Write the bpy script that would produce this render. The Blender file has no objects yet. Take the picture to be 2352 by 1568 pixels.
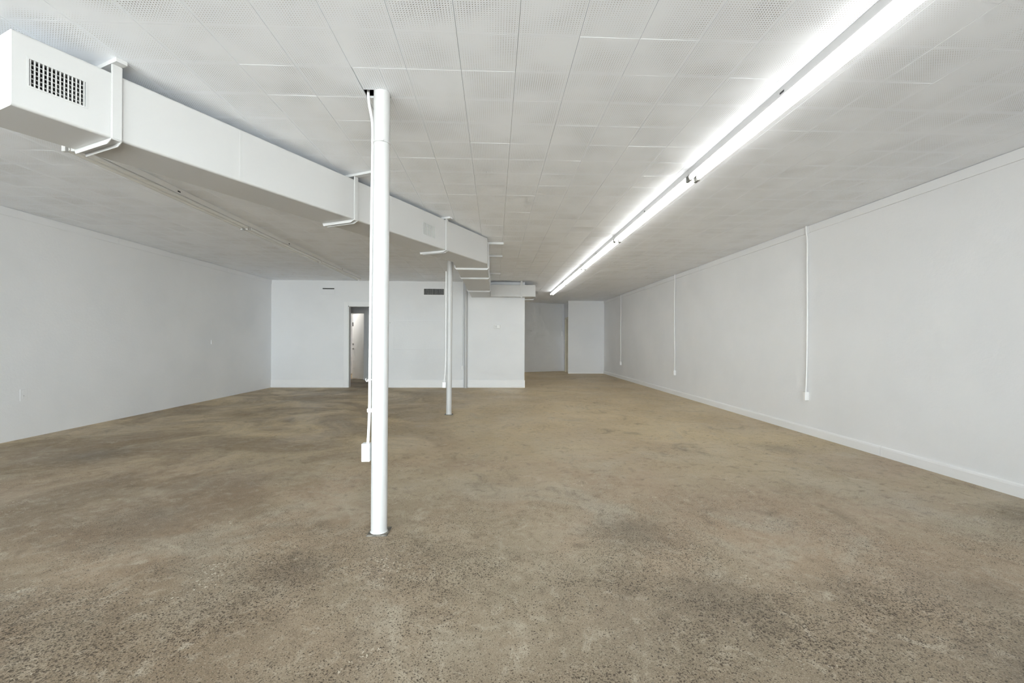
import bpy, bmesh, math, random
from mathutils import Vector, Matrix

random.seed(7)
scene = bpy.context.scene
C = scene.collection

# ------------------------------------------------------------------ camera
FPX, YAW, PIT, ROL, HCAM = 1028.41, 0.03857, 0.00035, 0.00466, 1.1872
def _w(X, Y, Z):
    c, s = math.cos(PIT), math.sin(PIT); Y, Z = Y*c + Z*s, Z*c - Y*s
    c, s = math.cos(YAW), math.sin(YAW); return Vector((X*c + Y*s, Y*c - X*s, Z))
cr, sr = math.cos(ROL), math.sin(ROL)
ax, up, fw = _w(cr, 0, sr), _w(-sr, 0, cr), _w(0, 1, 0)
cam_data = bpy.data.cameras.new('camera')
cam_data.sensor_fit = 'HORIZONTAL'; cam_data.sensor_width = 36.0
cam_data.lens = 36.0 * FPX / 2352.0
cam_data.clip_start = 0.05; cam_data.clip_end = 200
cam = bpy.data.objects.new('camera', cam_data); C.objects.link(cam)
m3 = Matrix((ax, up, -fw)).transposed()
cam.matrix_world = Matrix.Translation((0, 0, HCAM)) @ m3.to_4x4()
scene.camera = cam

# ------------------------------------------------------------------ world, exposure
SKY = 21.0
GROUND = (0.78, 0.79, 0.79)
TUBE = 6.8
EXPOSURE = 0.17
world = bpy.data.worlds.new('overcast_sky'); scene.world = world
world.use_nodes = True
bg = world.node_tree.nodes['Background']
bg.inputs['Strength'].default_value = SKY
_n, _l = world.node_tree.nodes, world.node_tree.links          # overcast sky above, pale street below the horizon
_g = _n.new('ShaderNodeTexCoord'); _s = _n.new('ShaderNodeSeparateXYZ'); _r = _n.new('ShaderNodeValToRGB')
_m = _n.new('ShaderNodeMath'); _m.operation = 'MULTIPLY_ADD'; _m.inputs[1].default_value = 0.5; _m.inputs[2].default_value = 0.5
_l.new(_g.outputs['Generated'], _s.inputs[0]); _l.new(_s.outputs[2], _m.inputs[0]); _l.new(_m.outputs[0], _r.inputs[0]); _l.new(_r.outputs[0], bg.inputs['Color'])
_r.color_ramp.elements[0].position = 0.46; _r.color_ramp.elements[0].color = (*GROUND, 1)
_r.color_ramp.elements[1].position = 0.50; _r.color_ramp.elements[1].color = (0.90, 0.955, 1.0, 1)
scene.view_settings.view_transform = 'Standard'; scene.view_settings.look = 'None'
scene.view_settings.exposure = EXPOSURE; scene.view_settings.gamma = 1.0
scene.view_settings.use_curve_mapping = False
cy = scene.cycles
cy.max_bounces = 10; cy.diffuse_bounces = 8; cy.glossy_bounces = 2
cy.use_adaptive_sampling = True; cy.adaptive_threshold = 0.12; cy.use_denoising = True; cy.adaptive_min_samples = 10; cy.use_auto_tile = False; cy.time_limit = 1100
cy.transparent_max_bounces = 16; cy.caustics_reflective = False; cy.caustics_refractive = False

# ------------------------------------------------------------------ room dimensions (metres)
HC = 2.703                       # underside of the ceiling tiles
XR, XL = 4.069, -5.616
YB, YF, YS = 11.484, 16.54, -2.2 # back wall, closet wall, shop front
XC = 0.767                       # corner of the back wall
TP = 0.3048                      # tile pitch
TX0, TY0 = -1.109, 2.214

# ------------------------------------------------------------------ materials
def mat(name, col, rough=0.6, bump=None, spec=0.5, metal=0.0, var=None):
    m = bpy.data.materials.new(name); m.use_nodes = True
    nt = m.node_tree; b = nt.nodes['Principled BSDF']
    b.inputs['Base Color'].default_value = (*col, 1); b.inputs['Roughness'].default_value = rough
    b.inputs['Specular IOR Level'].default_value = spec; b.inputs['Metallic'].default_value = metal
    if bump or var:
        tc = nt.nodes.new('ShaderNodeTexCoord')
    if bump:
        n = nt.nodes.new('ShaderNodeTexNoise'); n.inputs['Scale'].default_value = bump[0]; n.inputs['Detail'].default_value = 4
        bp = nt.nodes.new('ShaderNodeBump'); bp.inputs['Strength'].default_value = bump[1]; bp.inputs['Distance'].default_value = bump[2]
        nt.links.new(tc.outputs['Object'], n.inputs['Vector']); nt.links.new(n.outputs['Fac'], bp.inputs['Height'])
        nt.links.new(bp.outputs['Normal'], b.inputs['Normal'])
    if var:   # (scale, other colour)
        n = nt.nodes.new('ShaderNodeTexNoise'); n.inputs['Scale'].default_value = var[0]; n.inputs['Detail'].default_value = 6
        mx = nt.nodes.new('ShaderNodeMix'); mx.data_type = 'RGBA'
        rp = nt.nodes.new('ShaderNodeValToRGB'); rp.color_ramp.elements[0].position = 0.42; rp.color_ramp.elements[1].position = 0.62
        nt.links.new(tc.outputs['Object'], n.inputs['Vector']); nt.links.new(n.outputs['Fac'], rp.inputs['Fac'])
        nt.links.new(rp.outputs['Color'], mx.inputs['Factor'])
        mx.inputs['A'].default_value = (*col, 1); mx.inputs['B'].default_value = (*var[1], 1)
        nt.links.new(mx.outputs['Result'], b.inputs['Base Color'])
    return m

M = {}
M['wall'] = mat('wall_paint', (0.815, 0.823, 0.842), 0.62, (35, 0.35, 0.004), 0.4, var=(1.1, (0.788, 0.797, 0.817)))
M['trim'] = mat('trim_paint', (0.84, 0.845, 0.855), 0.45, (25, 0.12, 0.003))
M['post'] = mat('post_paint', (0.53, 0.53, 0.53), 0.38, (30, 0.12, 0.003))
M['duct'] = mat('duct_paint', (0.59, 0.59, 0.59), 0.42, (9, 0.10, 0.01))
M['conduit'] = mat('conduit_paint', (0.80, 0.80, 0.80), 0.4)
M['box'] = mat('box_paint', (0.82, 0.82, 0.82), 0.38)
M['fixture'] = mat('fixture_enamel', (0.84, 0.84, 0.84), 0.35)
M['enamel_shaded'] = mat('shaded_enamel', (0.50, 0.50, 0.50), 0.4)  # channel paint of the lit fixtures, darkened with shade put into the colour
M['socket'] = mat('socket_plastic', (0.16, 0.16, 0.15), 0.5)
M['dark'] = mat('dark_metal', (0.03, 0.03, 0.03), 0.6)
M['steel'] = mat('dull_steel', (0.34, 0.33, 0.31), 0.45, metal=0.8)
M['plate'] = mat('worn_base_plate', (0.09, 0.08, 0.065), 0.6, var=(40, (0.22, 0.20, 0.17)))
M['door'] = mat('door_paint', (0.80, 0.79, 0.76), 0.4)
M['cream'] = mat('cream_door_paint', (0.66, 0.63, 0.52), 0.45)
M['tubeoff'] = mat('unlit_tube', (0.82, 0.82, 0.81), 0.2)
M['slab'] = mat('plenum_dark', (0.10, 0.09, 0.08), 0.9)
M['black'] = mat('black_plastic', (0.02, 0.02, 0.02), 0.5)
M['frame'] = mat('shopfront_aluminium', (0.35, 0.35, 0.35), 0.4, metal=0.6)
M['pavement'] = mat('pavement_concrete', (0.38, 0.37, 0.35), 0.8, (20, 0.2, 0.004))
M['grillegrey'] = mat('grille_grey', (0.48, 0.48, 0.48), 0.5)
M['vane'] = mat('vane_paint', (0.60, 0.60, 0.60), 0.5)

def glass():
    m = bpy.data.materials.new('window_glass'); m.use_nodes = True; nt = m.node_tree; nt.nodes.clear()
    o = nt.nodes.new('ShaderNodeOutputMaterial'); t = nt.nodes.new('ShaderNodeBsdfTransparent'); g = nt.nodes.new('ShaderNodeBsdfGlossy')
    t.inputs['Color'].default_value = (0.94, 0.96, 0.95, 1); g.inputs['Roughness'].default_value = 0.02
    f = nt.nodes.new('ShaderNodeFresnel'); f.inputs['IOR'].default_value = 1.45
    x = nt.nodes.new('ShaderNodeMixShader')
    nt.links.new(f.outputs[0], x.inputs[0]); nt.links.new(t.outputs[0], x.inputs[1]); nt.links.new(g.outputs[0], x.inputs[2]); nt.links.new(x.outputs[0], o.inputs[0])
    return m
M['glass'] = glass()

def emit(name, col, s):
    m = bpy.data.materials.new(name); m.use_nodes = True; nt = m.node_tree
    b = nt.nodes['Principled BSDF']; b.inputs['Base Color'].default_value = (0.9, 0.9, 0.88, 1)
    b.inputs['Emission Color'].default_value = (*col, 1); b.inputs['Emission Strength'].default_value = s
    return m
M['tube'] = emit('lit_tube', (0.985, 0.985, 0.955), TUBE)
M['added_bulb'] = emit('added_bulb_glow', (1.0, 0.97, 0.90), 80.0)

def tile_material():
    """painted fibre tile, rows of drilled holes: a hole is open and shows the cavity of the tile"""
    m = bpy.data.materials.new('perforated_tile'); m.use_nodes = True; nt = m.node_tree
    b = nt.nodes['Principled BSDF']; out = nt.nodes['Material Output']
    b.inputs['Base Color'].default_value = (0.895, 0.92, 0.965, 1); b.inputs['Roughness'].default_value = 0.75
    b.inputs['Specular IOR Level'].default_value = 0.25
    N = 23
    uv = nt.nodes.new('ShaderNodeUVMap'); uv.uv_map = 'UVMap'
    sx = nt.nodes.new('ShaderNodeSeparateXYZ'); nt.links.new(uv.outputs[0], sx.inputs[0])
    def mth(op, a, bb=None, cc=None):
        n = nt.nodes.new('ShaderNodeMath'); n.operation = op
        for i, v in enumerate((a, bb, cc)):
            if v is None: continue
            if isinstance(v, (int, float)): n.inputs[i].default_value = v
            else: nt.links.new(v, n.inputs[i])
        return n.outputs[0]
    def axis(o):
        k = mth('MULTIPLY', o, N); fr = mth('SUBTRACT', mth('FRACT', k), 0.5)
        inside = mth('MULTIPLY', mth('GREATER_THAN', k, 0.5), mth('LESS_THAN', k, N - 0.5))
        return mth('MULTIPLY', fr, fr), inside
    a, ia = axis(sx.outputs[0]); c, ic = axis(sx.outputs[1])
    # some holes are clogged with paint
    tc = nt.nodes.new('ShaderNodeTexCoord')
    geo = nt.nodes.new('ShaderNodeNewGeometry')
    no = nt.nodes.new('ShaderNodeTexNoise'); no.inputs['Scale'].default_value = 3.5; no.inputs['Detail'].default_value = 1
    nt.links.new(geo.outputs['Position'], no.inputs['Vector'])
    r2 = mth('MULTIPLY_ADD', no.outputs['Fac'], 0.105, -0.036)
    hole = mth('LESS_THAN', mth('ADD', a, c), r2)
    hole = mth('MULTIPLY', hole, mth('MULTIPLY', ia, ic))
    t = nt.nodes.new('ShaderNodeBsdfTransparent'); x = nt.nodes.new('ShaderNodeMixShader')
    nt.links.new(hole, x.inputs[0]); nt.links.new(b.outputs[0], x.inputs[1]); nt.links.new(t.outputs[0], x.inputs[2])
    nt.links.new(x.outputs[0], out.inputs[0])
    n2 = nt.nodes.new('ShaderNodeTexNoise'); n2.inputs['Scale'].default_value = 14; n2.inputs['Detail'].default_value = 3
    nt.links.new(geo.outputs['Position'], n2.inputs['Vector'])
    bp = nt.nodes.new('ShaderNodeBump'); bp.inputs['Strength'].default_value = 0.15; bp.inputs['Distance'].default_value = 0.004
    nt.links.new(n2.outputs['Fac'], bp.inputs['Height']); nt.links.new(bp.outputs['Normal'], b.inputs['Normal'])
    return m
M['tile'] = tile_material()
M['fibre'] = mat('raw_fibreboard', (0.48, 0.44, 0.39), 0.9)
M['tileside'] = mat('tile_paint', (0.895, 0.92, 0.965), 0.75)

def floor_material():
    m = bpy.data.materials.new('worn_concrete'); m.use_nodes = True; nt = m.node_tree
    b = nt.nodes['Principled BSDF']; L = nt.links.new
    tc = nt.nodes.new('ShaderNodeTexCoord'); P = tc.outputs['Object']
    def noise(sc, det=5, rough=0.55, dist=0.0, loc=(0, 0, 0), scale=(1, 1, 1)):
        mp = nt.nodes.new('ShaderNodeMapping'); mp.inputs['Location'].default_value = loc; mp.inputs['Scale'].default_value = scale
        L(P, mp.inputs['Vector'])
        n = nt.nodes.new('ShaderNodeTexNoise'); n.inputs['Scale'].default_value = sc; n.inputs['Detail'].default_value = det
        n.inputs['Roughness'].default_value = rough; n.inputs['Distortion'].default_value = dist
        L(mp.outputs[0], n.inputs['Vector']); return n.outputs['Fac']
    def ramp(f, p0, p1, c0=0.0, c1=1.0):
        r = nt.nodes.new('ShaderNodeMapRange'); r.inputs['From Min'].default_value = p0; r.inputs['From Max'].default_value = p1
        r.inputs['To Min'].default_value = c0; r.inputs['To Max'].default_value = c1; r.interpolation_type = 'SMOOTHSTEP'
        L(f, r.inputs['Value']); return r.outputs[0]
    def mix(f, a, c):
        x = nt.nodes.new('ShaderNodeMix'); x.data_type = 'RGBA'
        if isinstance(f, float): x.inputs['Factor'].default_value = f
        else: L(f, x.inputs['Factor'])
        for k, v in (('A', a), ('B', c)):
            if isinstance(v, tuple): x.inputs[k].default_value = (*v, 1)
            else: L(v, x.inputs[k])
        return x.outputs['Result']
    def mth(op, a, c):
        n = nt.nodes.new('ShaderNodeMath'); n.operation = op; n.use_clamp = True
        for i, v in enumerate((a, c)):
            if isinstance(v, (int, float)): n.inputs[i].default_value = v
            else: L(v, n.inputs[i])
        return n.outputs[0]
    sep = nt.nodes.new('ShaderNodeSeparateXYZ'); L(P, sep.inputs[0])
    # ground tones: pinkish tan, grey, olive brown in broad patches
    broad = noise(0.55, 5, 0.6, 0.6)
    col = mix(ramp(broad, 0.38, 0.62), (0.410, 0.325, 0.250), (0.385, 0.340, 0.272))
    grey = noise(1.0, 6, 0.62, 0.8, (5, 2, 0))
    col = mix(ramp(grey, 0.50, 0.66, 0, 0.8), col, (0.450, 0.420, 0.365))
    # yellow-brown towards the back, with brightness from the tubes painted in
    back_light = ramp(mth('ADD', mth('MULTIPLY', sep.outputs[1], 0.1), mth('MULTIPLY', broad, 0.5)), 0.50, 0.95)
    col = mix(mth('MULTIPLY', back_light, 0.85), col, (0.70, 0.585, 0.395))
    # darker strip along the shop front, its edge broken up by noise
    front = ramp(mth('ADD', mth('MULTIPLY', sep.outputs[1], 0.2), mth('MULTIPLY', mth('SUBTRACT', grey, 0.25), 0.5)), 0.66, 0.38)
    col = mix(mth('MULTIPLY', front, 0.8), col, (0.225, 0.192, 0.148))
    # brown traffic dirt, heavier on the left half
    left = ramp(sep.outputs[0], 0.5, -2.5)
    cloud = noise(0.8, 7, 0.66, 1.0, (3, 3, 1))
    dirt = mth('MULTIPLY', ramp(cloud, 0.34, 0.60), mth('ADD', mth('MULTIPLY', left, 0.50), 0.14))
    col = mix(dirt, col, (0.165, 0.112, 0.068))
    # worn streaks, light and dark, and scuffed mottling
    streak = noise(2.4, 8, 0.72, 1.2, (2, 9, 0), (1.0, 0.6, 1))
    col = mix(ramp(streak, 0.54, 0.70, 0, 0.55), col, (0.480, 0.440, 0.375))
    col = mix(ramp(streak, 0.46, 0.28, 0, 0.55), col, (0.150, 0.122, 0.090))
    mott = noise(13, 6, 0.72, 0.6, (8, 4, 0))
    col = mix(ramp(mott, 0.51, 0.68, 0, 0.50), col, (0.47, 0.43, 0.37))
    col = mix(ramp(mott, 0.48, 0.31, 0, 0.55), col, (0.145, 0.115, 0.085))
    scuff = noise(5.0, 8, 0.78, 0.8, (6, 3, 4), (1.0, 0.8, 1))
    col = mix(ramp(scuff, 0.57, 0.66, 0, 0.45), col, (0.56, 0.525, 0.465))
    # oily spots, and shade painted into the right front corner: (x, y, radius, strength)
    spotn = mth('MULTIPLY', mott, 0.5)
    for sx_, sy_, r_, st in ((-1.05, 2.35, 0.30, 0.5), (-4.1, 4.75, 0.55, 0.6), (0.85, 2.75, 0.45, 0.5), (3.75, 2.85, 0.5, 0.7),
                             (-2.3, 3.1, 0.6, 0.35), (1.05, 2.05, 0.4, 0.4), (-3.4, 10.6, 0.5, 0.5), (3.2, 4.9, 0.35, 0.4), (2.35, 2.05, 0.35, 0.3), (2.05, 1.4, 0.50, 0.65)):
        vd = nt.nodes.new('ShaderNodeVectorMath'); vd.operation = 'DISTANCE'; L(P, vd.inputs[0]); vd.inputs[1].default_value = (sx_, sy_, 0)
        d = mth('ADD', mth('MULTIPLY', vd.outputs['Value'], 1.0/(2*r_)), spotn)
        col = mix(ramp(d, 0.72, 0.25, 0, st), col, (0.12, 0.10, 0.08))
    # fine aggregate
    agg = noise(170, 3, 0.65)
    col = mix(ramp(agg, 0.52, 0.70, 0, 0.6), col, (0.52, 0.48, 0.42))
    col = mix(ramp(agg, 0.46, 0.30, 0, 0.6), col, (0.17, 0.14, 0.11))
    # dark flecks of old adhesive, dense in some places
    def flecks(scale, thr, loc, dens, power=1):
        mp = nt.nodes.new('ShaderNodeMapping'); mp.inputs['Location'].default_value = loc; L(P, mp.inputs['Vector'])
        wob = nt.nodes.new('ShaderNodeTexNoise'); wob.inputs['Scale'].default_value = scale*0.9; wob.inputs['Detail'].default_value = 2; L(mp.outputs[0], wob.inputs['Vector'])
        va = nt.nodes.new('ShaderNodeVectorMath'); va.operation = 'SCALE'; L(wob.outputs['Color'], va.inputs[0]); va.inputs['Scale'].default_value = 2.2/scale
        vb = nt.nodes.new('ShaderNodeVectorMath'); vb.operation = 'ADD'; L(mp.outputs[0], vb.inputs[0]); L(va.outputs[0], vb.inputs[1])
        v = nt.nodes.new('ShaderNodeTexVoronoi'); v.inputs['Scale'].default_value = scale; v.voronoi_dimensions = '2D'; L(vb.outputs[0], v.inputs['Vector'])
        q = nt.nodes.new('ShaderNodeSeparateColor'); L(v.outputs['Color'], q.inputs[0])
        big = mth('MULTIPLY', q.outputs[0] if power == 1 else mth('MULTIPLY', q.outputs[0], q.outputs[0]), thr)
        n = nt.nodes.new('ShaderNodeMath'); n.operation = 'LESS_THAN'; L(v.outputs['Distance'], n.inputs[0]); L(mth('MULTIPLY', big, dens), n.inputs[1])
        return n.outputs[0]
    dens = ramp(noise(1.3, 5, 0.6, 0.3, (4, 1, 3)), 0.34, 0.60, 0.45, 1.0)
    dens = mth('MULTIPLY', dens, ramp(sep.outputs[1], 3.8, 1.7, 0.42, 1.0))
    col = mix(mth('MULTIPLY', flecks(88, 0.47, (0, 0, 0), dens), 0.95), col, (0.060, 0.046, 0.032))
    col = mix(mth('MULTIPLY', flecks(150, 0.50, (3, 5, 0), dens), 0.8), col, (0.11, 0.088, 0.065))
    # white paint flecks in clusters
    cl = ramp(noise(1.7, 4, 0.6, 0.5, (9, 9, 0)), 0.56, 0.72)
    col = mix(mth('MULTIPLY', flecks(55, 0.42, (7, 1, 0), cl, 2), 0.75), col, (0.62, 0.59, 0.53))
    tint = nt.nodes.new('ShaderNodeMix'); tint.data_type = 'RGBA'; tint.blend_type = 'MULTIPLY'; tint.inputs['Factor'].default_value = 1.0
    L(col, tint.inputs['A']); tint.inputs['B'].default_value = (0.99, 0.945, 0.865, 1)
    L(tint.outputs['Result'], b.inputs['Base Color'])
    L(ramp(noise(1.2, 5, 0.6, 0.3, (1, 1, 5)), 0.3, 0.7, 0.42, 0.66), b.inputs['Roughness'])
    b.inputs['Specular IOR Level'].default_value = 0.35
    bp = nt.nodes.new('ShaderNodeBump'); bp.inputs['Strength'].default_value = 0.25; bp.inputs['Distance'].default_value = 0.004
    L(noise(70, 4, 0.6), bp.inputs['Height']); L(bp.outputs['Normal'], b.inputs['Normal'])
    return m
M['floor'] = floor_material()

# ------------------------------------------------------------------ mesh helpers
def add_box(bm, x0, x1, y0, y1, z0, z1, bev=0.0):
    before = set(bm.faces)
    v = [bm.verts.new(p) for p in ((x0,y0,z0),(x1,y0,z0),(x1,y1,z0),(x0,y1,z0),(x0,y0,z1),(x1,y0,z1),(x1,y1,z1),(x0,y1,z1))]
    for f in ((3,2,1,0),(4,5,6,7),(0,1,5,4),(1,2,6,5),(2,3,7,6),(3,0,4,7)): bm.faces.new([v[i] for i in f])
    if bev:
        es = list({e for f in set(bm.faces)-before for e in f.edges})
        bmesh.ops.bevel(bm, geom=es, offset=bev, segments=2, affect='EDGES', profile=0.6)
def add_poly(bm, pts, z0, z1):
    """vertical prism over a plan outline (counter-clockwise)"""
    n = len(pts)
    lo = [bm.verts.new((p[0], p[1], z0)) for p in pts]; hi = [bm.verts.new((p[0], p[1], z1)) for p in pts]
    bm.faces.new(lo[::-1]); bm.faces.new(hi)
    for i in range(n): bm.faces.new((lo[i], lo[(i+1) % n], hi[(i+1) % n], hi[i]))
def add_tube(bm, pts, r, seg=12, cap=True):
    pts = [Vector(p) for p in pts]; rings = []
    for i, p in enumerate(pts):
        d = (pts[min(i+1, len(pts)-1)] - pts[max(i-1, 0)]).normalized()
        ref = Vector((0, 1, 0)) if abs(d.y) < 0.9 else Vector((1, 0, 0))
        a = d.cross(ref).normalized(); c = d.cross(a).normalized()
        rr = r[i] if isinstance(r, (list, tuple)) else r
        rings.append([bm.verts.new(p + rr*(math.cos(t)*a + math.sin(t)*c)) for t in (2*math.pi*k/seg for k in range(seg))])
    for A, B in zip(rings, rings[1:]):
        for k in range(seg): bm.faces.new((A[k], A[(k+1) % seg], B[(k+1) % seg], B[k]))
    if cap: bm.faces.new(rings[0]); bm.faces.new(rings[-1][::-1])
def smooth_path(pts, n=6):
    """Catmull-Rom through the points"""
    P = [Vector(p) for p in pts]; P = [2*P[0]-P[1]] + P + [2*P[-1]-P[-2]]; out = []
    for i in range(1, len(P)-2):
        for k in range(n):
            t = k/n; a, b, c, d = P[i-1:i+3]
            out.append(0.5*((2*b) + (-a+c)*t + (2*a-5*b+4*c-d)*t*t + (-a+3*b-3*c+d)*t**3))
    out.append(P[-2]); return out
def mesh_of(name, bm, smooth=False):
    bmesh.ops.recalc_face_normals(bm, faces=bm.faces[:])
    me = bpy.data.meshes.new(name); bm.to_mesh(me); bm.free()
    if smooth:
        for p in me.polygons: p.use_smooth = True
        me.set_sharp_from_angle(angle=math.radians(38))
    return me
def obj(name, bm, material, parent=None, smooth=False):
    me = mesh_of(name, bm, smooth) if isinstance(bm, bmesh.types.BMesh) else bm
    if material and not me.materials: me.materials.append(M[material])
    o = bpy.data.objects.new(name, me); C.objects.link(o)
    if parent:
        o.parent = parent
        o.matrix_parent_inverse = Matrix.Translation(-parent.location) if not parent.parent else Matrix.Translation(-(parent.location + parent.parent.location))
    return o
def box(name, x0, x1, y0, y1, z0, z1, material, parent=None, bev=0.0):
    bm = bmesh.new(); add_box(bm, x0, x1, y0, y1, z0, z1, bev); return obj(name, bm, material, parent)
def thing(name, label, cat, loc=(0, 0, 0), group=None):
    o = bpy.data.objects.new(name, None); C.objects.link(o); o.location = loc; o.empty_display_size = 0.1
    o['label'] = label; o['category'] = cat
    if group: o['group'] = group
    return o
def tag(o, label, cat, group=None):
    o['label'] = label; o['category'] = cat
    if group: o['group'] = group
    return o
def struct(o, label=None):
    o['kind'] = 'structure'
    if label: o['label'] = label
    return o

# ------------------------------------------------------------------ setting: floor and walls
ZT = HC + 0.30
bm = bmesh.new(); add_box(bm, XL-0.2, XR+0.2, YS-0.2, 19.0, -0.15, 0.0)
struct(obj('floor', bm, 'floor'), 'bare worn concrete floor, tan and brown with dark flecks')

struct(box('wall_left', XL-0.2, XL, YS-0.2, YB, 0, ZT, 'wall'), 'long plain white plaster wall without baseboard')
struct(box('wall_right', XR, XR+0.2, YS-0.2, YF+2.0, 0, ZT, 'wall'), 'long white wall with three vertical conduits')

# back wall with the doorway
DX0, DX1, DZ = -3.705, -2.80, 2.067
bm = bmesh.new()
add_box(bm, XL-0.2, DX0, YB, YB+0.14, 0, ZT); add_box(bm, DX1, XC, YB, YB+0.14, 0, ZT); add_box(bm, DX0, DX1, YB, YB+0.14, DZ, ZT)
struct(obj('wall_back', bm, 'wall'), 'white back wall with an open doorway')
bm = bmesh.new(); add_box(bm, XC-0.14, XC, YB+0.14, 15.05, 0, ZT); add_box(bm, XC-0.14, XC, 16.2, 18.6, 0, ZT); add_box(bm, XC-0.14, XC, 15.05, 16.2, 2.2, ZT)  # opening near the far end is added to let light into the passage
struct(obj('wall_passage', bm, 'wall'), 'white side of the back room along the passage, with an added opening')

# angled end of the passage, then the closet block with its door
bm = bmesh.new(); add_poly(bm, [(0.62, 16.98), (2.86, 18.06), (2.86, 18.3), (0.62, 18.3)], 0, ZT)
struct(obj('wall_end', bm, 'wall'), 'grey-white angled wall closing the passage')
bm = bmesh.new()
add_poly(bm, [(2.725, YF), (XR, YF), (XR, YF+0.14), (2.86, YF+0.14), (2.86, YF+0.20), (2.76, YF+0.20)], 0, ZT)
add_box(bm, 2.80, 2.90, YF+1.02, YF+1.60, 0, ZT)
add_box(bm, 2.79, 2.90, YF+0.20, YF+1.02, 2.07, ZT)
struct(obj('wall_closet', bm, 'wall'), 'white front of the closet block beside the right wall')
struct(box('baseboard_closet', 2.735, XR-0.02, YF-0.016, YF, 0, 0.05, 'trim', bev=0.004))
d2 = struct(box('door_2', 2.80, 2.84, YF+0.22, YF+1.00, 0.01, 2.05, 'cream'), 'narrow cream door in the closet side')
bm = bmesh.new(); add_box(bm, 2.765, 2.80, YF+0.20, YF+0.26, 0, 2.12); add_box(bm, 2.765, 2.80, YF+0.96, YF+1.04, 0, 2.12)
add_box(bm, 2.765, 2.80, YF+0.20, YF+1.04, 2.05, 2.12)
obj('door_frame', bm, 'cream', d2)
for z in (0.3, 1.05, 1.85): box('hinge', 2.782, 2.80, YF+0.262, YF+0.285, z, z+0.09, 'steel', d2)

# hall behind the doorway and the lit room behind it
HY = 13.62
RX0, RX1, RZ = -4.72, -3.90, 2.035
bm = bmesh.new()
add_box(bm, XL-0.2, RX0, HY, HY+0.12, 0, ZT); add_box(bm, RX1, XC-0.14, HY, HY+0.12, 0, ZT); add_box(bm, RX0, RX1, HY, HY+0.12, RZ, ZT)
struct(obj('wall_hall', bm, 'wall'), 'grey-white hall wall seen through the doorway')
struct(box('wall_outer', XL-0.2, XL, YB, 18.6, 0, ZT, 'wall'))
struct(box('wall_rear', XL-0.2, 0.62, 16.35, 16.5, 0, ZT, 'wall'), 'white wall of the room behind the hall')
struct(box('baseboard_rear', XL, XC-0.14, 16.335, 16.35, 0, 0.09, 'trim'))
struct(box('threshold', RX0, RX1, HY-0.02, HY+0.14, 0.0, 0.012, 'plate'))

# casing of the near doorway
bm = bmesh.new()
add_box(bm, DX0-0.11, DX0, YB-0.022, YB, 0, DZ+0.10, 0.004); add_box(bm, DX1, DX1+0.11, YB-0.022, YB, 0, DZ+0.10, 0.004)
add_box(bm, DX0, DX1, YB-0.022, YB, DZ, DZ+0.10, 0.004)
add_box(bm, DX0, DX0+0.018, YB-0.01, YB+0.15, 0, DZ); add_box(bm, DX1-0.018, DX1, YB-0.01, YB+0.15, 0, DZ); add_box(bm, DX0, DX1, YB-0.01, YB+0.15, DZ-0.018, DZ)
struct(obj('trim_1', bm, 'trim'), 'white painted casing round the open doorway')

# hall door, swung open into the lit room, hinged on its right
hinge = Vector((RX1-0.035, HY+0.13, 0)); ang = math.radians(180-46.5)
d1 = bpy.data.objects.new('door_1', None); C.objects.link(d1); d1.location = hinge; struct(d1, 'white flush door standing open into the lit rear room')
def dpart(name, x0, x1, y0, y1, z0, z1, material, bev=0.0, parent=None):
    bm = bmesh.new(); add_box(bm, x0, x1, y0, y1, z0, z1, bev)
    o = bpy.data.objects.new(name, mesh_of(name, bm)); o.data.materials.append(M[material]); C.objects.link(o)
    o.parent = d1 if parent is None else parent
    if parent is None: o.rotation_euler.z = ang
    return o
leaf = dpart('door_leaf', 0, 0.78, -0.02, 0.02, 0.012, 2.02, 'door', 0.002)
lv = dpart('lever_handle', 0.69, 0.735, 0.02, 0.032, 0.91, 0.955, 'steel', 0.004)
dpart('lever', 0.60, 0.72, 0.05, 0.064, 0.925, 0.94, 'steel', 0.003, lv); dpart('spindle', 0.704, 0.722, 0.03, 0.055, 0.922, 0.942, 'steel', 0, lv)
dpart('deadbolt', 0.69, 0.735, 0.02, 0.045, 1.055, 1.10, 'steel', 0.006)
tg = dpart('hanging_tag', 0.715, 0.765, 0.022, 0.032, 1.64, 1.76, 'dark', 0.002)
dpart('wire', 0.738, 0.742, 0.024, 0.028, 1.76, 2.03, 'dark', 0, tg)
for z in (0.18, 0.98, 1.76): dpart('hinge', -0.03, 0.004, -0.028, 0.02, z, z+0.10, 'steel', 0.002)
bm = bmesh.new()
add_box(bm, RX1-0.03, RX1, HY-0.01, HY+0.13, 0, RZ); add_box(bm, RX0, RX0+0.03, HY-0.01, HY+0.13, 0, RZ); add_box(bm, RX0, RX1, HY-0.01, HY+0.13, RZ-0.03, RZ)
add_box(bm, RX1, RX1+0.06, HY-0.015, HY, 0, RZ+0.06); add_box(bm, RX0-0.06, RX0, HY-0.015, HY, 0, RZ+0.06); add_box(bm, RX0, RX1, HY-0.015, HY, RZ, RZ+0.06)
struct(obj('trim_2', bm, 'trim'), 'white frame of the hall door')

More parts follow.
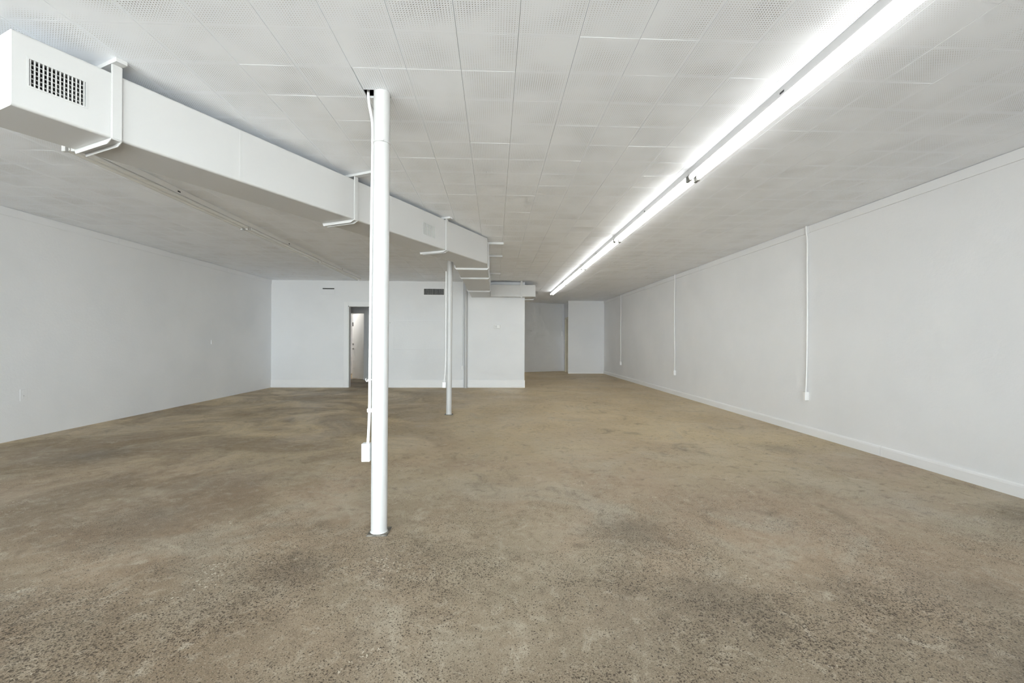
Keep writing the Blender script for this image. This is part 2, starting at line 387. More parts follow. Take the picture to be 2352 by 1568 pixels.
# baseboards
def baseboard(name, x0, x1, label=None):
    bm = bmesh.new(); add_box(bm, x0, x1, YB-0.014, YB, 0, 0.19, 0.003); add_box(bm, x0, x1, YB-0.03, YB-0.012, 0, 0.055, 0.006)
    return struct(obj(name, bm, 'trim'), label)
baseboard('baseboard_back', XL, DX0-0.11, 'tall white baseboard left of the doorway')
baseboard('baseboard_middle', DX1+0.11, -0.80); baseboard('baseboard_corner', -0.69, XC+0.012)
bb = bpy.data.objects.new('baseboard_right', None); C.objects.link(bb); bb.location = (XR, 0, 0); struct(bb, 'white baseboard with a rounded top along the right wall')
for y0, y1 in ((YS, 4.545), (4.553, 9.4), (9.405, 13.2), (13.205, YF)):
    bm = bmesh.new(); prof = [(0, 0), (-0.020, 0), (-0.020, 0.082), (-0.016, 0.096), (-0.006, 0.104), (0, 0.104)]
    A = [bm.verts.new((XR+p[0], y0, p[1])) for p in prof]; B = [bm.verts.new((XR+p[0], y1, p[1])) for p in prof]
    for i in range(len(prof)): bm.faces.new((A[i], A[(i+1) % 6], B[(i+1) % 6], B[i]))
    bm.faces.new(A[::-1]); bm.faces.new(B)
    obj('board', bm, 'trim', bb)
# flat band under the ceiling, in lengths
for nm, xa, xb, cuts, lab in (('trim_3', XR-0.011, XR, (YS, 2.2, 5.63, 8.75, 9.9, 12.0, YF), 'flat white board under the ceiling, right wall'),
                         ('trim_4', XL, XL+0.011, (YS, 2.4, 6.9, 9.6, YB), 'flat white board under the ceiling, left wall')):
    t = bpy.data.objects.new(nm, None); C.objects.link(t); t.location = (xa, 0, HC-0.1); struct(t, lab)
    for k, (a, c) in enumerate(zip(cuts, cuts[1:])):
        o = 0.003*(k % 2)*(-1 if xa > 0 else 0)
        box('board', xa+(o if xa > 0 else 0), xb+(0 if xa > 0 else o), a+0.002, c-0.002, HC-0.096+(0.003*(k % 2) if xa > 0 else 0), HC-0.004, 'wall', t, 0.003)

# ------------------------------------------------------------------ shop front behind the camera
bm = bmesh.new()
WX0, WX1, WZ0, WZ1 = -5.4, 2.3, 0.35, 2.55
add_box(bm, XL, WX0, YS-0.2, YS, 0, ZT); add_box(bm, WX1, XR, YS-0.2, YS, 0, ZT)
add_box(bm, WX0, WX1, YS-0.2, YS, 0, WZ0); add_box(bm, WX0, WX1, YS-0.2, YS, WZ1, ZT)
struct(obj('wall_front', bm, 'wall'), 'shop front wall behind the camera')
nwin = 5; wstep = (WX1-WX0)/nwin
for k in range(nwin):
    a, c = WX0+k*wstep, WX0+(k+1)*wstep
    w = bpy.data.objects.new('window_%d' % (k+1), None); C.objects.link(w); w.location = ((a+c)/2, YS-0.1, WZ0); struct(w)
    bm = bmesh.new(); y0, y1 = YS-0.13, YS-0.07
    add_box(bm, a, a+0.045, y0, y1, WZ0, WZ1); add_box(bm, c-0.045, c, y0, y1, WZ0, WZ1)
    add_box(bm, a+0.045, c-0.045, y0, y1, WZ0, WZ0+0.06); add_box(bm, a+0.045, c-0.045, y0, y1, WZ1-0.06, WZ1)
    obj('window_frame', bm, 'frame', w)
    box('pane', a+0.045, c-0.045, YS-0.103, YS-0.097, WZ0+0.06, WZ1-0.06, 'glass', w)
ld = bpy.data.lights.new('window_portal', 'AREA'); ld.shape = 'RECTANGLE'; ld.size = WX1-WX0; ld.size_y = WZ1-WZ0; ld.cycles.is_portal = True
lo = bpy.data.objects.new('window_portal', ld); C.objects.link(lo); lo.location = ((WX0+WX1)/2, YS-0.16, (WZ0+WZ1)/2); lo.rotation_euler = (math.radians(90), 0, 0)
struct(box('wall_canopy_added', XL-0.2, XR+0.2, YS-2.6, YS-0.2, 2.72, 2.92, 'wall'), 'unseen canopy added outside the shop front to block high sky')  # added slab out of view, cuts daylight on the floor near the front
struct(box('floor_pavement', XL-0.2, XR+0.2, YS-2.6, YS-0.2, -0.15, -0.02, 'pavement'), 'concrete pavement outside the shop front')

# ------------------------------------------------------------------ ceiling: deck above, single tiles below
ceil = struct(box('ceiling', XL-0.2, XR+0.2, YS-0.2, 19.0, HC+0.20, HC+0.32, 'slab'), 'low ceiling of white perforated one-foot tiles')
def uvquad(bm, uvl, vs, uvs, mi):
    f = bm.faces.new(vs); f.material_index = mi
    for l, u in zip(f.loops, uvs): l[uvl].uv = u
    return f
def add_tile(bm, uvl, x0, x1, y0, y1, z, u0=0.0, u1=1.0, v0=0.0, v1=1.0, gx=0.0010, gy=0.0001, ch=0.0006, th=0.013):
    a, b_, c, d = x0+gx, x1-gx, y0+gy, y1-gy
    L0 = [bm.verts.new(p) for p in ((a+ch, c+ch*0.6, z), (b_-ch, c+ch*0.6, z), (b_-ch, d-ch*0.6, z), (a+ch, d-ch*0.6, z))]
    L1 = [bm.verts.new(p) for p in ((a, c, z+ch), (b_, c, z+ch), (b_, d, z+ch), (a, d, z+ch))]
    L2 = [bm.verts.new(p) for p in ((a, c, z+th), (b_, c, z+th), (b_, d, z+th), (a, d, z+th))]
    uvquad(bm, uvl, (L0[0], L0[3], L0[2], L0[1]), ((u0, v0), (u0, v1), (u1, v1), (u1, v0)), 0)
    for i in range(4):
        j = (i+1) % 4
        uvquad(bm, uvl, (L0[i], L0[j], L1[j], L1[i]), ((0, 0),)*4, 1); uvquad(bm, uvl, (L1[i], L1[j], L2[j], L2[i]), ((0, 0),)*4, 1)
    uvquad(bm, uvl, L2, ((0, 0),)*4, 2)
def proj(x, y, z):
    v = Vector((x, y, z-HCAM)); d = v.dot(fw); return (1176 + FPX*v.dot(ax)/d, 784 - FPX*v.dot(up)/d, d) if d > 0.05 else None
def tile_finish(me):
    me.materials.append(M['tile']); me.materials.append(M['tileside']); me.materials.append(M['fibre']); return me
bm = bmesh.new(); uvl = bm.loops.layers.uv.new('UVMap'); add_tile(bm, uvl, -TP/2, TP/2, -TP/2, TP/2, 0)
me_t = bpy.data.meshes.new('ceiling_tile'); bm.to_mesh(me_t); bm.free(); tile_finish(me_t)
near, rest = [], []
i0, i1 = math.floor((XL-TX0)/TP), math.ceil((XR-TX0)/TP); j0, j1 = math.floor((YS-TY0)/TP), math.ceil((18.3-TY0)/TP)
HOLE = (-0.800, -0.655, 2.738, 2.828)     # opening round the nearest post
ROOMS = [(XL, XR, YS, YB), (XC, XR, YB, 18.3)]
for i in range(i0, i1):
    for j in range(j0, j1):
        x0, y0 = TX0+i*TP, TY0+j*TP; x1, y1 = x0+TP, y0+TP
        if x0 < HOLE[1] and x1 > HOLE[0] and y0 < HOLE[3] and y1 > HOLE[2]: rest.append((i, j, 'hole')); continue
        if y0 >= YB-0.02 and x1 <= XC-0.05: continue
        full = x0 >= XL and x1 <= XR and y0 >= YS and not (y1 > YB and x0 < XC)
        p = proj(x0+TP/2, y0+TP/2, HC)
        if full and p and -60 < p[0] < 2412 and p[1] > -25:
            under = x0+TP/2 < -2.4 + 0.5*(y0-2.0) - 0.3 and x0 < -0.3      # hidden by, or seen past, the air duct
            near.append((p[2] + (3.0 if under else 0.0), i, j))
        else: rest.append((i, j, 'clip'))
near.sort(); pick = near[:300]; rest += [(i, j, 'clip') for _, i, j in near[300:]]
for _, i, j in pick:
    o = bpy.data.objects.new('ceiling_tile', me_t); C.objects.link(o); o.parent = ceil
    o.location = (TX0+(i+.5)*TP, TY0+(j+.5)*TP, HC + random.uniform(-0.0003, 0.0004))
    o.rotation_euler = (random.gauss(0, 0.0013), random.gauss(0, 0.0013), 0)
bm = bmesh.new(); uvl = bm.loops.layers.uv.new('UVMap')
bmh = bmesh.new(); uvh = bmh.loops.layers.uv.new('UVMap')
for i, j, how in rest:
    x0, y0 = TX0+i*TP, TY0+j*TP; x1, y1 = x0+TP, y0+TP
    if how == 'hole':
        hx0, hx1, hy0, hy1 = HOLE
        hx0, hx1, hy0, hy1 = max(hx0, x0), min(hx1, x1), max(hy0, y0), min(hy1, y1)
        for a, c, d, e in ((x0, hx0, y0, y1), (hx1, x1, y0, y1), (hx0, hx1, y0, hy0), (hx0, hx1, hy1, y1)):
            if c-a > 0.006 and e-d > 0.006: add_tile(bmh, uvh, a, c, d, e, HC, (a-x0)/TP, (c-x0)/TP, (d-y0)/TP, (e-y0)/TP, 0.0003, 0.0003)
        continue
    for R in ROOMS:
        a, c, d, e = max(x0, R[0]), min(x1, R[1]), max(y0, R[2]), min(y1, R[3])
        if c-a > 0.006 and e-d > 0.006:
            add_tile(bm, uvl, a, c, d, e, HC + random.uniform(-0.0003, 0.0004), (a-x0)/TP, (c-x0)/TP, (d-y0)/TP, (e-y0)/TP)
me = bpy.data.meshes.new('ceiling_tiles_beyond'); bm.to_mesh(me); bm.free(); tile_finish(me)
o = bpy.data.objects.new('ceiling_tiles_beyond', me); C.objects.link(o); o.parent = ceil; o['kind'] = 'stuff'
me = bpy.data.meshes.new('cut_tile'); bmh.to_mesh(me); bmh.free(); tile_finish(me)
o = bpy.data.objects.new('cut_tile', me); C.objects.link(o); o.parent = ceil
box('ceiling_panel', XL, XC-0.14, YB+0.14, 16.35, HC, HC+0.02, 'tileside', ceil)   # plain ceiling over the rear rooms

# ------------------------------------------------------------------ support columns
def column(base, top, r, label, plate):
    t = thing('support_column', label, 'column', base, 'columns standing in one line')
    n = 14; bm = bmesh.new()
    pts = [Vector(base).lerp(Vector(top), k/n) for k in range(n+1)]
    add_tube(bm, pts, [r*(1+0.006*math.sin(k*1.7)) for k in range(n+1)], 32)
    obj('shaft', bm, 'post', t, True)
    if plate:
        px0, px1, py0, py1 = plate
        box('base_plate', px0, px1, py0, py1, 0.0, 0.008, 'plate', t, 0.002)
        bm = bmesh.new(); add_tube(bm, [(base[0], base[1], 0.004), (base[0], base[1], 0.009), (base[0], base[1], 0.015)], [r+0.005, r+0.004, r], 24); obj('weld_bead', bm, 'post', t, True)
    return t
c1 = column((-0.712, 2.806, 0), (-0.696, 2.772, HC+0.19), 0.049, 'thick white round column with an open ceiling hole beside its top', (-0.772, -0.648, 2.742, 2.872))
bm = bmesh.new(); add_tube(bm, [(-0.6985, 2.776, 2.392), (-0.6985, 2.776, 2.400)], 0.0515, 32); obj('strap_band', bm, 'post', c1, True)
box('strap_buckle', -0.690, -0.674, 2.719, 2.727, 2.390, 2.402, 'post', c1, 0.001)
column((-0.735, 7.262, 0), (-0.727, 7.262, HC), 0.044, 'slim white round column standing under the duct elbow', (-0.80, -0.67, 7.20, 7.325))
column((-0.738, 11.425, 0), (-0.738, 11.425, HC), 0.040, 'white round column set against the back wall', None)

# ------------------------------------------------------------------ conduits with outlet boxes
def conduit(label, path, r, bx, clips=(), group=None, hole=None, name='electrical_conduit'):
    t = thing(name, label, 'conduit', tuple(path[-1]), group)
    bm = bmesh.new(); add_tube(bm, smooth_path(path, 5), r, 12); obj('pipe', bm, 'conduit', t, True)
    if bx:
        b0 = box('outlet_box', *bx, 'box', t, 0.004)
        if hole: box('knockout', *hole, 'black', b0)
    for cl in clips: box('pipe_clip', *cl, 'conduit', t, 0.002)
    return t
conduit('bent white conduit down the thick column into a blank box', [(-0.785, 2.79, HC+0.15), (-0.785, 2.79, 2.721), (-0.783, 2.79, 2.681), (-0.779, 2.79, 2.641), (-0.768, 2.79, 2.582), (-0.759, 2.79, 2.526), (-0.757, 2.79, 2.40), (-0.759, 2.79, 2.159), (-0.763, 2.79, 1.783), (-0.765, 2.79, 1.407), (-0.768, 2.79, 0.978), (-0.769, 2.79, 0.764), (-0.775, 2.79, 0.603), (-0.779, 2.79, 0.545)], 0.0088,
        (-0.811, -0.761, 2.765, 2.815, 0.447, 0.557),
        ((-0.780, -0.715, 2.778, 2.79, 0.945, 0.951), (-0.781, -0.752, 2.776, 2.804, 0.748, 0.770)))
bm = bmesh.new(); add_tube(bm, smooth_path([(-0.776, 2.788, 0.950), (-0.780, 2.786, 0.940), (-0.785, 2.786, 0.937), (-0.790, 2.786, 0.942), (-0.791, 2.786, 0.954)], 5), 0.0030, 8)
tag(obj('cable_hook', bm, 'conduit', None, True), 'small white open hook clamped to the conduit on the thick column', 'hook')
conduit('straight white conduit down the slim column under the duct elbow', [(-0.787, 7.25, 2.31), (-0.787, 7.25, 1.6), (-0.789, 7.25, 0.9), (-0.792, 7.25, 0.72), (-0.806, 7.25, 0.60), (-0.810, 7.25, 0.52)], 0.0105,
        (-0.838, -0.782, 7.225, 7.275, 0.435, 0.530), hole=(-0.818, -0.803, 7.223, 7.226, 0.500, 0.515))
conduit('thin white conduit on the back wall beside the column', [(-0.812, 11.45, HC), (-0.812, 11.45, 2.0), (-0.813, 11.45, 1.2), (-0.82, 11.45, 0.75), (-0.826, 11.45, 0.56)], 0.010,
        (-0.853, -0.800, 11.434, 11.484, 0.46, 0.56), hole=(-0.832, -0.820, 11.432, 11.435, 0.475, 0.487))
for y, lab, bend in ((5.665, 'white conduit on the right wall, nearest the shop front', 1), (9.925, 'white conduit on the right wall between two others', 2), (14.24, 'white conduit on the right wall beside the closet block', 0)):
    x = XR-0.024; z1 = HC if y > 5.7 else HC
    path = [(x, y+0.012, z1), (x, y+0.010, 2.62), (x, y-0.008 if bend == 1 else y+0.0, 2.5), (x, y-0.010 if bend == 1 else y+0.03*(bend == 2), 2.1), (x, y-0.016 if bend == 1 else y+0.012, 1.5), (x, y-0.010, 0.95), (x, y-0.004, 0.7), (x, y+0.006, 0.55)]
    conduit(lab, path, 0.011, (XR-0.05, XR, y-0.018, y+0.036, 0.44, 0.548), group='conduits down the right wall')
conduit('thin conduit with switch box on the angled passage wall', [(2.05, 17.62, HC-0.03), (2.62, 17.885, HC-0.03), (2.70, 17.925, HC-0.09), (2.70, 17.93, 2.2), (2.70, 17.93, 1.62)], 0.012,
        (2.67, 2.73, 17.895, 17.95, 1.40, 1.60))

# ------------------------------------------------------------------ fluorescent strip lights
def strip(y0, y1, xc, lit, label, group):
    t = thing('strip_light', label, 'light', (xc, (y0+y1)/2, HC), group)
    hw = 0.042
    bm = bmesh.new(); add_box(bm, xc-hw, xc+hw, y0+0.002, y1-0.002, HC-0.056, HC-0.001, 0.004); obj('channel', bm, 'enamel_shaded' if lit else 'fixture', t)
    for s in (-1, 1):
        x = xc+s*0.034; z = HC-0.080
        bm = bmesh.new(); add_tube(bm, [(x, y0+0.035, z), (x, y0+0.04, z), (x, y1-0.04, z), (x, y1-0.035, z)], [0.012, 0.019, 0.019, 0.012], 16)
        tb = obj('tube', bm, 'tube' if lit else 'tubeoff', t, True)
        for ya, yb in ((y0+0.008, y0+0.036), (y1-0.036, y1-0.008)):
            bm = bmesh.new(); add_box(bm, x-0.014, x+0.014, ya, yb, HC-0.108, HC-0.055, 0.004); obj('lamp_holder', bm, 'socket' if lit else 'vane', t)
    ym = (y0+y1)/2
    box('knockout', xc+(hw if not lit else -hw-0.001), xc+(hw+0.001 if not lit else -hw), ym-0.09, ym-0.05, HC-0.042, HC-0.030, 'dark', t)
rl = [1.44, 3.87, 6.30, 8.73, 11.16, 13.59]
labs = ['lit twin-tube strip light, the first one in from the shop front', 'lit twin-tube strip light, second in from the shop front', 'lit twin-tube strip light, third in from the shop front', 'lit twin-tube strip light, second from the passage', 'lit twin-tube strip light ending the row by the passage']
for (a, c), lb in zip(zip(rl, rl[1:]), labs): strip(a, c, 1.732, True, lb, 'lit strip lights in a row')
strip(-0.99, 1.44, 1.732, True, 'lit twin-tube strip light over the shop front', 'lit strip lights in a row')
ll = [3.47, 5.87, 8.27, 10.67]
for (a, c), lb in zip(zip(ll, ll[1:]), ('unlit painted strip light emerging beside the duct', 'unlit painted strip light in the middle of its row', 'unlit painted strip light ending at the back wall')):
    strip(a, c, -3.20, False, lb, 'unlit strip lights in a row')

# ------------------------------------------------------------------ air duct
duct = thing('air_duct', 'white painted rectangular air duct hung under the ceiling with two registers', 'duct', (-2.25, 2.17, 2.276))
A0 = Vector((-2.25, 2.17, 0)); B0 = Vector((-0.115, 6.5, 0)); D = (B0-A0).normalized(); N = Vector((-D.y, D.x, 0)); LEN = (B0-A0).length
WID = 0.37
zb = lambda s: 2.276 + 0.006*s
zt = lambda s: 2.632 + 0.0108*s
cback = (A0 + N*WID) + D*((-0.60 - (A0+N*WID).x)/D.x)      # inner corner with the straight run
def dpt(s, w, z): p = A0 + D*s + N*w; return (p.x, p.y, z)
GR = [(0.056, 0.272, 2.394, 2.525), (3.248, 3.490, 2.390, 2.534)]   # register openings (s0, s1, z0, z1)
bm = bmesh.new(); r = 0.014
ss = sorted({0.0, LEN} | {g[k] for g in GR for k in (0, 1)} | {0.42, 1.108, 2.2, 3.75})
def zlev(s):
    return [zb(s)+r, 2.394, 2.525, zt(s)-r]
grid = [[bm.verts.new(dpt(s, 0, z)) for z in zlev(s)] for s in ss]
for i in range(len(ss)-1):
    for k in range(3):
        if k == 1 and any(abs(ss[i]-g[0]) < 1e-6 for g in GR): continue
        bm.faces.new((grid[i][k], grid[i+1][k], grid[i+1][k+1], grid[i][k+1]))
def ring(s, wback):
    pts = []
    for k in range(7):
        a = math.pi/2*k/6; pts.append((r*(1-math.cos(a)), 'b', r-r*math.sin(a)))           # front-bottom edge
    lo = [bm.verts.new(dpt(s, w, zb(s)+h)) for w, _, h in pts[1:]]
    bkb = bm.verts.new(dpt(s+0, wback, zb(s))); bkt = bm.verts.new(dpt(s, wback, zt(s)))
    hi = [bm.verts.new(dpt(s, w, zt(s)-h)) for w, _, h in pts[1:]]
    return lo, bkb, bkt, hi
sback = (cback - A0 - N*WID).dot(D)
loA, bA, tA, hiA = ring(0.0, WID)
loB = []; hiB = []
lo2, b2, t2, hi2 = ring(LEN, 0.02)
b2.co = Vector((cback.x, cback.y, zb(LEN))); t2.co = Vector((cback.x, cback.y, zt(LEN)))
def strip_f(P, Q):
    for a, c, d, e in zip(P, P[1:], Q[1:], Q): bm.faces.new((a, c, d, e))
strip_f([grid[0][0]] + loA + [bA, tA] + hiA[::-1] + [grid[0][3]], [grid[-1][0]] + lo2 + [b2, t2] + hi2[::-1] + [grid[-1][3]])
bm.faces.new(grid[0] + hiA + [tA, bA] + loA[::-1])
sec = obj('duct_section', bm, 'duct', duct)
# straight run and cross run
bm = bmesh.new(); Z0, Z1 = zb(LEN), zt(LEN); Y2 = 11.2
P = [(B0.x, B0.y), (B0.x, Y2+0.35), (cback.x, Y2+0.35), (cback.x, cback.y)]
add_poly(bm, P, Z0, Z1)
bmesh.ops.bevel(bm, geom=[e for e in bm.edges if abs((e.verts[0].co-e.verts[1].co).y) > 2 and e.verts[0].co.x < 5], offset=0.012, segments=2, affect='EDGES')
obj('duct_section', bm, 'duct', duct)
bm = bmesh.new(); add_box(bm, B0.x, 1.016, Y2, Y2+0.255, Z0, 2.603, 0.012); obj('duct_section', bm, 'duct', duct)
bm = bmesh.new(); add_box(bm, XC+0.012, 1.010, Y2+0.255, 12.55, Z0+0.002, 2.600, 0.008); obj('duct_section', bm, 'duct', duct)
# seams: raised drive cleats
def cleat(s):
    bm = bmesh.new()
    a = [dpt(s-0.008, -0.0008, zb(s)+0.012), dpt(s+0.008, -0.0008, zb(s)+0.012), dpt(s+0.008, -0.0008, zt(s)-0.012), dpt(s-0.008, -0.0008, zt(s)-0.012)]
    b = [dpt(s-0.010, 0.001, zb(s)+0.012), dpt(s+0.010, 0.001, zb(s)+0.012), dpt(s+0.010, 0.001, zt(s)-0.012), dpt(s-0.010, 0.001, zt(s)-0.012)]
    va = [bm.verts.new(p) for p in a]; vb = [bm.verts.new(p) for p in b]
    bm.faces.new(va); bm.faces.new(vb[::-1])
    for i in range(4): bm.faces.new((va[i], va[(i+1) % 4], vb[(i+1) % 4], vb[i]))
    obj('seam_cleat', bm, 'duct', duct)
cleat(1.108); cleat(2.70)
# registers
def oriented_box(bm, s0, s1, w0, w1, z0, z1, z0b=None, z1b=None):
    z0b = z0 if z0b is None else z0b; z1b = z1 if z1b is None else z1b
    v = [bm.verts.new(dpt(*p)) for p in ((s0,w0,z0),(s1,w0,z0b),(s1,w1,z0b),(s0,w1,z0),(s0,w0,z1),(s1,w0,z1b),(s1,w1,z1b),(s0,w1,z1))]
    for f in ((3,2,1,0),(4,5,6,7),(0,1,5,4),(1,2,6,5),(2,3,7,6),(3,0,4,7)): bm.faces.new([v[i] for i in f])
def register(g, nv, nh, vane, vw=0.0022):
    s0, s1, z0, z1 = g; fr = 0.006
    reg = bpy.data.objects.new('register', None); C.objects.link(reg); reg.parent = duct; reg.location = Vector(dpt((s0+s1)/2, 0, (z0+z1)/2)) - duct.location
    bm = bmesh.new()
    for q in ((s0-fr, s0, z0-fr, z1+fr), (s1, s1+fr, z0-fr, z1+fr), (s0, s1, z0-fr, z0), (s0, s1, z1, z1+fr)): oriented_box(bm, q[0], q[1], -0.0015, 0.0, q[2], q[3])
    for q in ((s0, s0+0.002, z0, z1), (s1-0.002, s1, z0, z1), (s0, s1, z0, z0+0.002), (s0, s1, z1-0.002, z1)): oriented_box(bm, q[0], q[1], -0.002, 0.022, q[2], q[3])
    obj('register_frame', bm, 'duct', reg)
    for k in range(nv):
        s = s0 + (s1-s0)*(k+0.5)/nv
        bm = bmesh.new(); oriented_box(bm, s-vw, s+vw, 0.001, 0.009, z0+0.002, z1-0.002); obj('vertical_vane', bm, vane, reg)
    for k in range(nh):
        z = z0 + (z1-z0)*(k+1)/(nh+1)
        bm = bmesh.new(); oriented_box(bm, s0+0.002, s1-0.002, 0.010, 0.018, z-0.0022, z+0.0022); obj('cross_vane', bm, vane, reg)
    return reg
register(GR[0], 14, 5, 'duct')
rg2 = register(GR[1], 12, 0, 'vane', 0.0035)
bm = bmesh.new(); g = GR[1]; oriented_box(bm, g[0]+0.002, g[1]-0.002, 0.012, 0.016, g[2]+0.002, g[3]-0.002); obj('damper', bm, 'grillegrey', rg2)
# hangers: channel straps round the diagonal run
def hanger(s, front):
    h = bpy.data.objects.new('hanger', None); C.objects.link(h); h.parent = duct; h.location = Vector(dpt(s, 0, zb(s))) - duct.location
    hw = 0.025; zt_ = HC-0.001
    bm = bmesh.new(); oriented_box(bm, s-hw, s+hw, -0.012, -0.0005, zb(s)-0.004, zt_-0.022)      # upright
    bmesh.ops.bevel(bm, geom=bm.edges[:], offset=0.004, segments=2, affect='EDGES')
    obj('upright', bm, 'duct', h)
    bm = bmesh.new()                                         # carrier under the duct with mitred lips
    oriented_box(bm, s-hw, s+hw, -0.006, WID+0.004, zb(s)-0.006, zb(s)-0.001)
    for e in (-1, 1):
        sa = s+e*hw - (0.004 if e > 0 else 0); prof = [(-0.010, zb(s)-0.004), (0.035, zb(s)-0.026), (WID-0.004, zb(s)-0.026), (WID+0.006, zb(s)-0.004)]
        A = [bm.verts.new(dpt(sa, w, z)) for w, z in prof]; B = [bm.verts.new(dpt(sa+0.004, w, z)) for w, z in prof]
        bm.faces.new(A); bm.faces.new(B[::-1])
        for i in range(4): bm.faces.new((A[i], A[(i+1) % 4], B[(i+1) % 4], B[i]))
    obj('carrier', bm, 'duct', h)
    bm = bmesh.new(); oriented_box(bm, s-0.025, s+0.025, -front, WID+0.12, zt_-0.022, zt_); obj('ceiling_rail', bm, 'duct', h)
    bm = bmesh.new(); oriented_box(bm, s-hw, s+hw, WID+0.001, WID+0.006, zb(s)-0.006, zt_-0.022); obj('upright', bm, 'duct', h)
for s, fr in ((0.40, 0.055), (2.20, 0.20), (3.735, 0.07)): hanger(s, fr)
def straight_hanger(y):
    h = bpy.data.objects.new('hanger', None); C.objects.link(h); h.parent = duct; h.location = Vector((B0.x, y, Z0)) - duct.location
    xl, xr = cback.x, B0.x; hw = 0.022
    bm = bmesh.new(); add_poly(bm, [(xl-0.02, y-hw), (xr+0.02, y-hw), (xr+0.02, y+hw), (xl-0.02, y+hw)], Z0-0.030, Z0-0.001)
    for v in bm.verts:
        if v.co.z < Z0-0.02: v.co.x += 0.03 if v.co.x < xl else -0.03
    obj('carrier', bm, 'duct', h)
    bm = bmesh.new(); add_box(bm, xr+0.001, xr+0.020, y-hw, y+hw, Z0-0.001, HC-0.036); obj('upright', bm, 'duct', h)
    bm = bmesh.new(); add_box(bm, xl-0.020, xl-0.001, y-hw, y+hw, Z0-0.001, HC-0.036); obj('upright', bm, 'duct', h)
    bm = bmesh.new(); add_box(bm, xr-0.02, 0.13, y-hw, y+hw, HC-0.036, HC-0.001, 0.003); obj('ceiling_rail', bm, 'duct', h)
    bm = bmesh.new(); add_box(bm, xl-0.12, xl+0.02, y-hw, y+hw, HC-0.036, HC-0.001, 0.003); obj('ceiling_rail', bm, 'duct', h)
for y in (6.87, 7.90, 9.93): straight_hanger(y)
h = bpy.data.objects.new('hanger', None); C.objects.link(h); h.parent = duct; h.location = Vector((0.66, Y2, Z0)) - duct.location
bm = bmesh.new(); add_box(bm, 0.640, 0.658, Y2-0.014, Y2-0.001, Z0-0.02, HC-0.001); add_box(bm, 0.676, 0.688, Y2-0.014, Y2-0.001, Z0-0.02, HC-0.001); add_box(bm, 0.658, 0.676, Y2-0.006, Y2-0.001, Z0-0.02, HC-0.001); obj('upright', bm, 'duct', h)
h = bpy.data.objects.new('hanger', None); C.objects.link(h); h.parent = duct; h.location = Vector((0.9, 11.9, Z0)) - duct.location
bm = bmesh.new(); add_box(bm, XC+0.012, 1.01, 11.82, 11.87, Z0-0.025, Z0+0.001); add_box(bm, 1.011, 1.025, 11.82, 11.87, Z0-0.02, HC-0.001); obj('carrier', bm, 'duct', h)

# ------------------------------------------------------------------ fittings on the walls
vg = thing('return_grille', 'dark slatted return grille high on the back wall', 'vent', (-1.55, YB, 2.36))
x0, x1, z0, z1 = -1.805, -1.297, 2.362, 2.515
bm = bmesh.new()
for q in ((x0-0.022, x0, z0-0.022, z1+0.022), (x1, x1+0.022, z0-0.022, z1+0.022), (x0, x1, z0-0.022, z0), (x0, x1, z1, z1+0.022)): add_box(bm, q[0], q[1], YB-0.02, YB-0.001, q[2], q[3])
obj('grille_frame', bm, 'trim', vg)
box('backing', x0, x1, YB-0.004, YB-0.001, z0, z1, 'black', vg)
for k in range(17):
    x = x0 + (x1-x0)*(k+0.5)/17
    bm = bmesh.new(); add_box(bm, -0.002, 0.002, -0.007, 0.007, z0+0.002, z1-0.002)
    a = math.radians(random.choice((-25, -20, -30, 20))); bmesh.ops.rotate(bm, verts=bm.verts[:], cent=(0, 0, 0), matrix=Matrix.Rotation(a, 3, 'Z')); bmesh.ops.translate(bm, verts=bm.verts[:], vec=(x, YB-0.0125, 0))
    obj('slat', bm, 'grillegrey', vg)

sv = thing('supply_vent', 'small painted-over vent with one open slot, above the doorway side', 'vent', (-4.2, YB, 2.36))
bm = bmesh.new(); add_box(bm, -4.375, -4.04, YB-0.010, YB-0.001, 2.350, 2.482, 0.003); obj('vent_plate', bm, 'wall', sv)
bm = bmesh.new(); add_box(bm, -4.355, -4.05, YB-0.026, YB-0.001, 2.508, 2.520, 0.002); obj('top_lip', bm, 'trim', sv)
box('slot', -4.345, -4.06, YB-0.006, YB-0.001, 2.484, 2.507, 'black', sv)

box_ = bmesh.new(); add_box(box_, -2.559, -1.268, YB-0.019, YB-0.0005, 0.964, 1.711, 0.003)
tag(obj('cover_board', box_, 'wall'), 'wide painted board fixed flat on the back wall below the grille', 'panel')

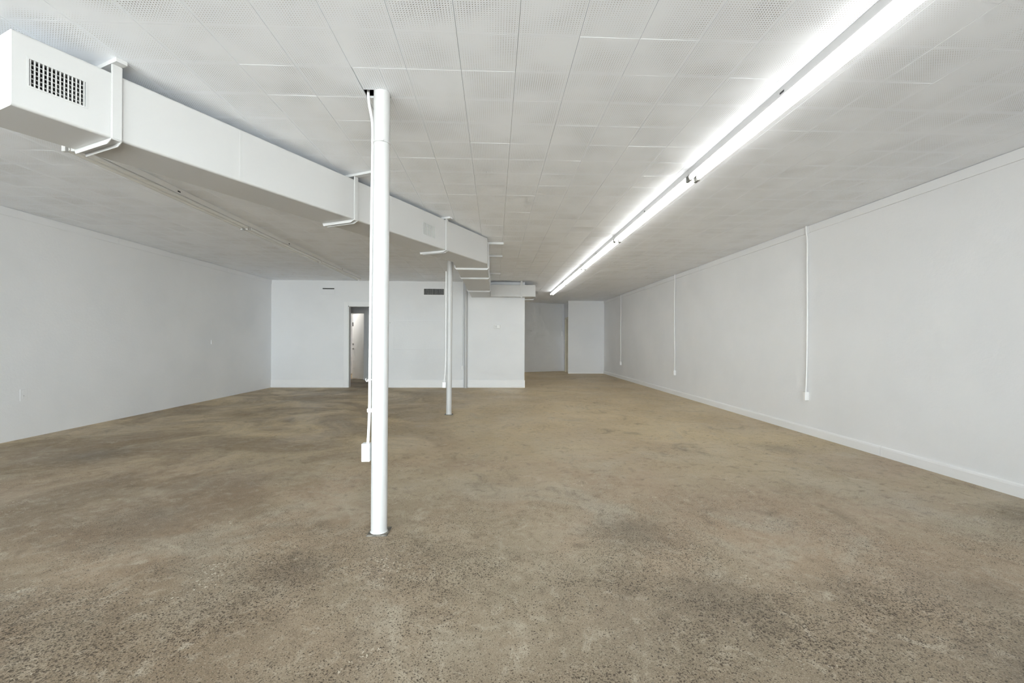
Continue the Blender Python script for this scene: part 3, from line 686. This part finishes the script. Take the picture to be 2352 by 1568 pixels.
th = thing('thermostat', 'small white thermostat on the back wall by the corner', 'thermostat', (0.062, YB, 1.52))
box('thermostat_body', -0.014, 0.140, YB-0.040, YB-0.001, 1.510, 1.610, 'box', th, 0.014)
box('display', 0.012, 0.052, YB-0.0415, YB-0.0395, 1.532, 1.590, 'vane', th)
bm = bmesh.new(); add_tube(bm, [(0.096, YB-0.039, 1.56), (0.096, YB-0.047, 1.56)], 0.024, 16); obj('dial', bm, 'box', th, True)

bm = bmesh.new(); add_tube(bm, [(-2.658, YB-0.001, 1.644), (-2.658, YB-0.008, 1.644), (-2.658, YB-0.010, 1.644)], [0.008, 0.008, 0.004], 10)
tag(obj('wall_peg', bm, 'steel', None, True), 'tiny metal peg in the back wall beside the board', 'peg')

bl = thing('outlet_cover', 'painted-over outlet cover low on the left wall', 'outlet', (XL, 5.562, 0.45))
box('cover_plate', XL+0.0005, XL+0.004, 5.522, 5.604, 0.452, 0.588, 'wall', bl, 0.0015)
for z in (0.49, 0.55):
    bm = bmesh.new(); add_tube(bm, [(XL+0.0035, 5.563, z), (XL+0.005, 5.563, z)], 0.017, 14); obj('receptacle', bm, 'wall', bl, True)
box('screw_hole', XL+0.0035, XL+0.0048, 5.560, 5.566, 0.507, 0.513, 'dark', bl)
bm = bmesh.new(); add_box(bm, XL+0.0005, XL+0.010, 9.09, 9.18, 1.10, 1.185, 0.003)
tag(obj('wall_bracket', bm, 'wall'), 'small painted block on the left wall at chest height', 'bracket')

# lamps added out of view to brighten the hall door room and the passage
for lx, ly, lab in ((-5.2, 14.05, 'added round lamp, out of view, in the room behind the hall'), (-0.6, 14.6, 'added round lamp, out of view, in the room beside the passage')):
    lp = thing('added_ceiling_lamp', lab, 'lamp', (lx, ly, HC))
    bm = bmesh.new(); add_tube(bm, [(lx, ly, HC), (lx, ly, HC-0.03)], 0.09, 20); obj('added_lamp_base', bm, 'fixture', lp, True)
    bm = bmesh.new(); bmesh.ops.create_uvsphere(bm, u_segments=16, v_segments=8, radius=0.11); bmesh.ops.translate(bm, verts=bm.verts[:], vec=(lx, ly, HC-0.12)); obj('added_lamp_globe', bm, 'added_bulb', lp, True)
